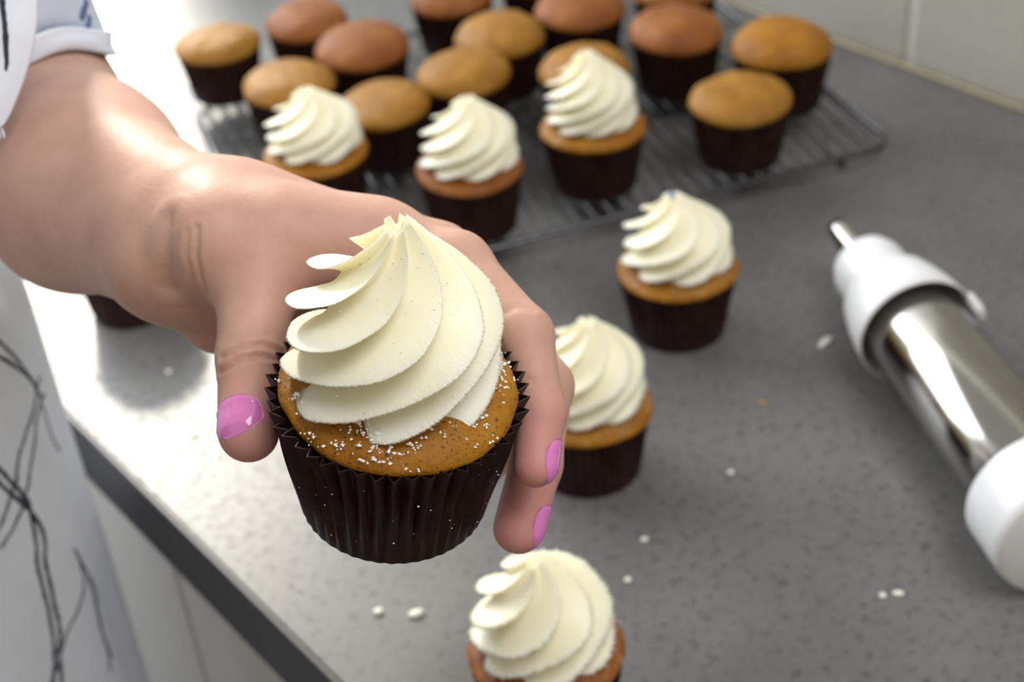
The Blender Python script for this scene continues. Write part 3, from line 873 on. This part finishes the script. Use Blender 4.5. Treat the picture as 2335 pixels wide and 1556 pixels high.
# printed ink lines, lying on the cloth
bpy.context.view_layer.update()
dg = bpy.context.evaluated_depsgraph_get()
def ink(obj, path, wpx, jit=4.0, seed=0, rays=None, mat=None, name='ink_line'):
    e = obj.evaluated_get(dg); mw = e.matrix_world
    bt = BVHTree.FromObject(e, dg); imw = mw.inverted(); i3 = imw.to_3x3()
    g_ = np.random.default_rng(seed); P = []
    if rays is None:
        path = np.array(path, float); L = np.r_[0, np.cumsum(np.linalg.norm(np.diff(path, axis=0), axis=1))]
        m = max(8, int(L[-1] / 9)); s_ = np.linspace(0, L[-1], m)
        xs = np.interp(s_, L, path[:, 0]); ys = np.interp(s_, L, path[:, 1])
        for _ in range(4):
            xs[1:-1] = (xs[:-2] + 2 * xs[1:-1] + xs[2:]) / 4; ys[1:-1] = (ys[:-2] + 2 * ys[1:-1] + ys[2:]) / 4
        w1 = np.cumsum(g_.normal(0, 1, m)); w1 = w1 - np.linspace(w1[0], w1[-1], m)
        xs = xs + jit * np.clip(w1 * 0.4, -1.5, 1.5)
        rays = [(Vector(CAM), Vector(ray(x, y))) for x, y in zip(xs, ys)]
    for o0, v in rays:
        h_ = bt.ray_cast(imw @ o0, (i3 @ v).normalized())
        if h_[0] is not None: P.append((h_[0], h_[1]))
    if len(P) < 4: return
    vs, fs = [], []
    for k, (p, n_) in enumerate(P):
        t = (P[min(k + 1, len(P) - 1)][0] - P[max(k - 1, 0)][0]).normalized(); s = n_.cross(t).normalized()
        w = wpx * (0.95 + 0.8 * g_.random()) / FPX * 0.65 / 2
        c = p + n_ * 0.00035
        vs += [c + s * w - n_ * 0.0004, c + s * w * 0.8 + n_ * 0.0001, c - s * w * 0.8 + n_ * 0.0001, c - s * w - n_ * 0.0004]
    for k in range(len(P) - 1):
        for q in range(3): fs.append((4 * k + q, 4 * k + q + 1, 4 * k + 5 + q, 4 * k + 4 + q))
    return mesh_obj(name, vs, fs, mat or M_INK, obj)
INKS = [([(-40, 740), (0, 785), (40, 820), (82, 872), (95, 915)], 7), ([(-30, 800), (20, 825), (70, 865), (90, 905)], 7),
        ([(90, 860), (78, 930), (60, 985), (40, 1050), (35, 1110), (0, 1200), (-30, 1260)], 7), ([(100, 900), (85, 960), (80, 1030), (62, 1120), (40, 1180), (0, 1250)], 6),
        ([(92, 915), (110, 975), (135, 1030)], 5),
        ([(-20, 1050), (30, 1105), (62, 1145), (78, 1210), (85, 1290), (110, 1370), (125, 1450), (130, 1520), (118, 1580)], 9),
        ([(-20, 1080), (25, 1130), (70, 1165), (97, 1220), (105, 1290), (122, 1370), (138, 1430), (132, 1490)], 9),
        ([(168, 1250), (185, 1290), (190, 1330), (178, 1380), (160, 1420), (140, 1470), (130, 1530)], 6),
        ([(175, 1260), (205, 1310), (218, 1380), (225, 1430), (245, 1480), (250, 1530)], 6), ([(190, 1290), (222, 1350), (232, 1440), (255, 1500)], 5),
        ([(128, 1520), (115, 1570), (100, 1640)], 8), ([(134, 1500), (140, 1560), (150, 1640)], 8)]
for i, (pth, w) in enumerate(INKS): ink(dress, pth, w, 3.0, i)
for i, (pth, w) in enumerate([([(-10, -60), (3, 0), (10, 60), (13, 110), (14, 160)], 4), ([(0, -60), (8, 0), (14, 45), (17, 90), (16, 150)], 4)]): ink(scarf, pth, w, 1.5, 40 + i)

# the same sketchy print goes on round the front of the dress
gi = np.random.default_rng(77)
for q in range(13):
    th = -2.85 + 1.25 * q / 12 + gi.normal(0, 0.05); z = gi.uniform(0.75, 1.25); m = int(gi.uniform(30, 60)); dth = gi.uniform(-0.006, 0.006)
    for tw in (0, 1):
        rs = []; t_ = th + 0.05 * tw; zz = z
        for k in range(m):
            t_ += dth + gi.normal(0, 0.006) - 0.05 * tw / m * 1.4; zz -= 0.009
            ctr = Vector((0.0, 0.66, zz)); d_ = Vector((math.cos(t_), math.sin(t_), 0))
            rs.append((ctr + d_ * 0.6, -d_))
        if zz < 0.2 or max(proj(np.array(o_ - v_ * -0.42))[0] for o_, v_ in rs) > -60: continue
        ink(dress, None, 7, 0, 200 + q, rs)
slv = [o for o in person.children if o.name.split('.')[0] == 'sleeve'][0]
M_MARK = plain('blue_print', (0.10, 0.15, 0.32), 0.85)
ink(slv, [(197, 2), (192, 22), (184, 44)], 13, 0, 300, None, M_MARK, 'print_mark')
ink(slv, [(204, 36), (202, 52), (198, 66)], 11, 0, 301, None, M_MARK, 'print_mark')

# ------------------------------------------------------------------ icing syringe lying on the worktop
tipP = on_z(1912, 522, 0.9366); endP = on_z(2390, 1150, 0.9366)
sd_ = (endP - tipP); sd_[2] = 0; sd_ /= np.linalg.norm(sd_)
syr = empty('icing_syringe', tuple(tipP), 'steel barrelled icing syringe with white collar lying on the right of the worktop', 'icing syringe')
syr.rotation_euler = Vector(sd_).to_track_quat('Z', 'Y').to_euler()
lathe('nozzle', [(0.0052, 0.0), (0.0066, 0.0), (0.0072, 0.004), (0.0098, 0.034), (0.0098, 0.042), (0.0080, 0.042), (0.0052, 0.001)], M_CHROME, syr, 40, cap=False)
rib = lambda r, z, a: r + (0.0005 * (math.cos(a * 40) > 0) if 0.040 < z < 0.060 else 0)
lathe('nozzle_cap', [(0.0085, 0.036), (0.0150, 0.0362), (0.0185, 0.039), (0.0205, 0.046), (0.0208, 0.060), (0.0200, 0.066), (0.0200, 0.069)], M_PLASTIC, syr, 160, rad_fn=rib)
lathe('collar', [(0.0195, 0.066), (0.0235, 0.068), (0.0270, 0.074), (0.0300, 0.086), (0.0320, 0.098), (0.0330, 0.110), (0.0322, 0.1108), (0.0308, 0.098), (0.0285, 0.089), (0.0275, 0.088)], M_PLASTIC, syr, 64)
lathe('barrel', [(0.0262, 0.080), (0.0274, 0.082), (0.0274, 0.250), (0.0262, 0.252)], M_CHROME, syr, 96)
lathe('end_cap', [(0.0270, 0.240), (0.0350, 0.241), (0.0362, 0.243), (0.0364, 0.270), (0.0356, 0.274), (0.0340, 0.2755), (0.0150, 0.2750)], M_PLASTIC, syr, 96)
o = bm_obj('lug', box_bm((-0.005, 0.0, 0.0), (0.005, 0.006, 0.016), 0.002), M_PLASTIC, syr, True)
# lug on the wall side of the collar
lq = syr.rotation_euler.to_matrix(); side = lq.inverted() @ Vector(CX * 0.7 + CU * 0.4); ang = math.atan2(side.y, side.x)
o.location = (0.0300 * math.cos(ang), 0.0300 * math.sin(ang), 0.104); o.rotation_euler = (0, 0, ang - PI / 2)

# ------------------------------------------------------------------ crumbs and two glint beads on the worktop
def crumb(px, py, s, mat, label, stretch=1.0, seed=0):
    p = on_z(px, py); bm = bmesh.new(); bmesh.ops.create_icosphere(bm, subdivisions=2, radius=1)
    g_ = np.random.default_rng(seed)
    k = g_.uniform(-2, 2, (4, 3))
    for v in bm.verts:
        f = 1 + 0.14 * sum(math.sin(Vector(q) @ v.co * 1.6) for q in k) / 2
        v.co = Vector((v.co.x * s * f, v.co.y * s * f * stretch, max(-0.45, v.co.z) * s * 0.6 * f))
    o = bm_obj('crumb', bm, mat, None, True); zmin = min(v.co.z for v in o.data.vertices)
    o.location = (p[0], p[1], 0.9 - zmin + 0.0001); o.rotation_euler = (0, 0, g_.uniform(0, 3)); tag(o, label, 'crumb', 'crumbs on the worktop'); return o
crumb(863, 1398, 0.0022, M_CRUMB, 'round white icing crumb below the held cupcake, left of the longer one', 1.1, 1)
crumb(948, 1402, 0.0024, M_CRUMB, 'longer white icing crumb below the held cupcake', 1.7, 2)
crumb(1665, 1080, 0.0016, M_CRUMB, 'small white crumb alone on the worktop right of the half hidden cupcake', 1, 3)
crumb(1470, 1232, 0.0016, M_CRUMB, 'tiny pale crumb right of the middle fingertip', 1.2, 4)
crumb(1432, 1325, 0.0016, M_CRUMB, 'tiny pale crumb just right of the nearest cupcake swirl', 1.1, 5)
crumb(2012, 1360, 0.0017, M_CRUMB, 'small white crumb left of the syringe end cap', 1, 6)
crumb(2048, 1355, 0.0015, M_CRUMB, 'thin pale crumb between the white crumb and the syringe end cap', 1.9, 7)
crumb(1740, 922, 0.0018, M_CRUMB2, 'brown cake crumb in the middle of the bare worktop', 1, 8)
crumb(1985, 122, 0.0032, M_CRUMB2, 'yellowish crumb at the foot of the tiled wall', 1.2, 9)
crumb(1882, 782, 0.0022, M_CRUMB, 'whitish icing smear left of the syringe collar', 3.2, 10)
crumb(385, 850, 0.0016, M_CRUMB, 'tiny pale bead for a worktop glint in the shadow of the cupcake behind the forearm', 1, 11)  # sparkle of the worktop surface, put in as a pale bead
crumb(445, 992, 0.0016, M_CRUMB, 'tiny pale bead for a worktop glint left of the thumb tip, near the worktop edge', 1, 12)  # second surface sparkle, also a pale solid instead of a reflection
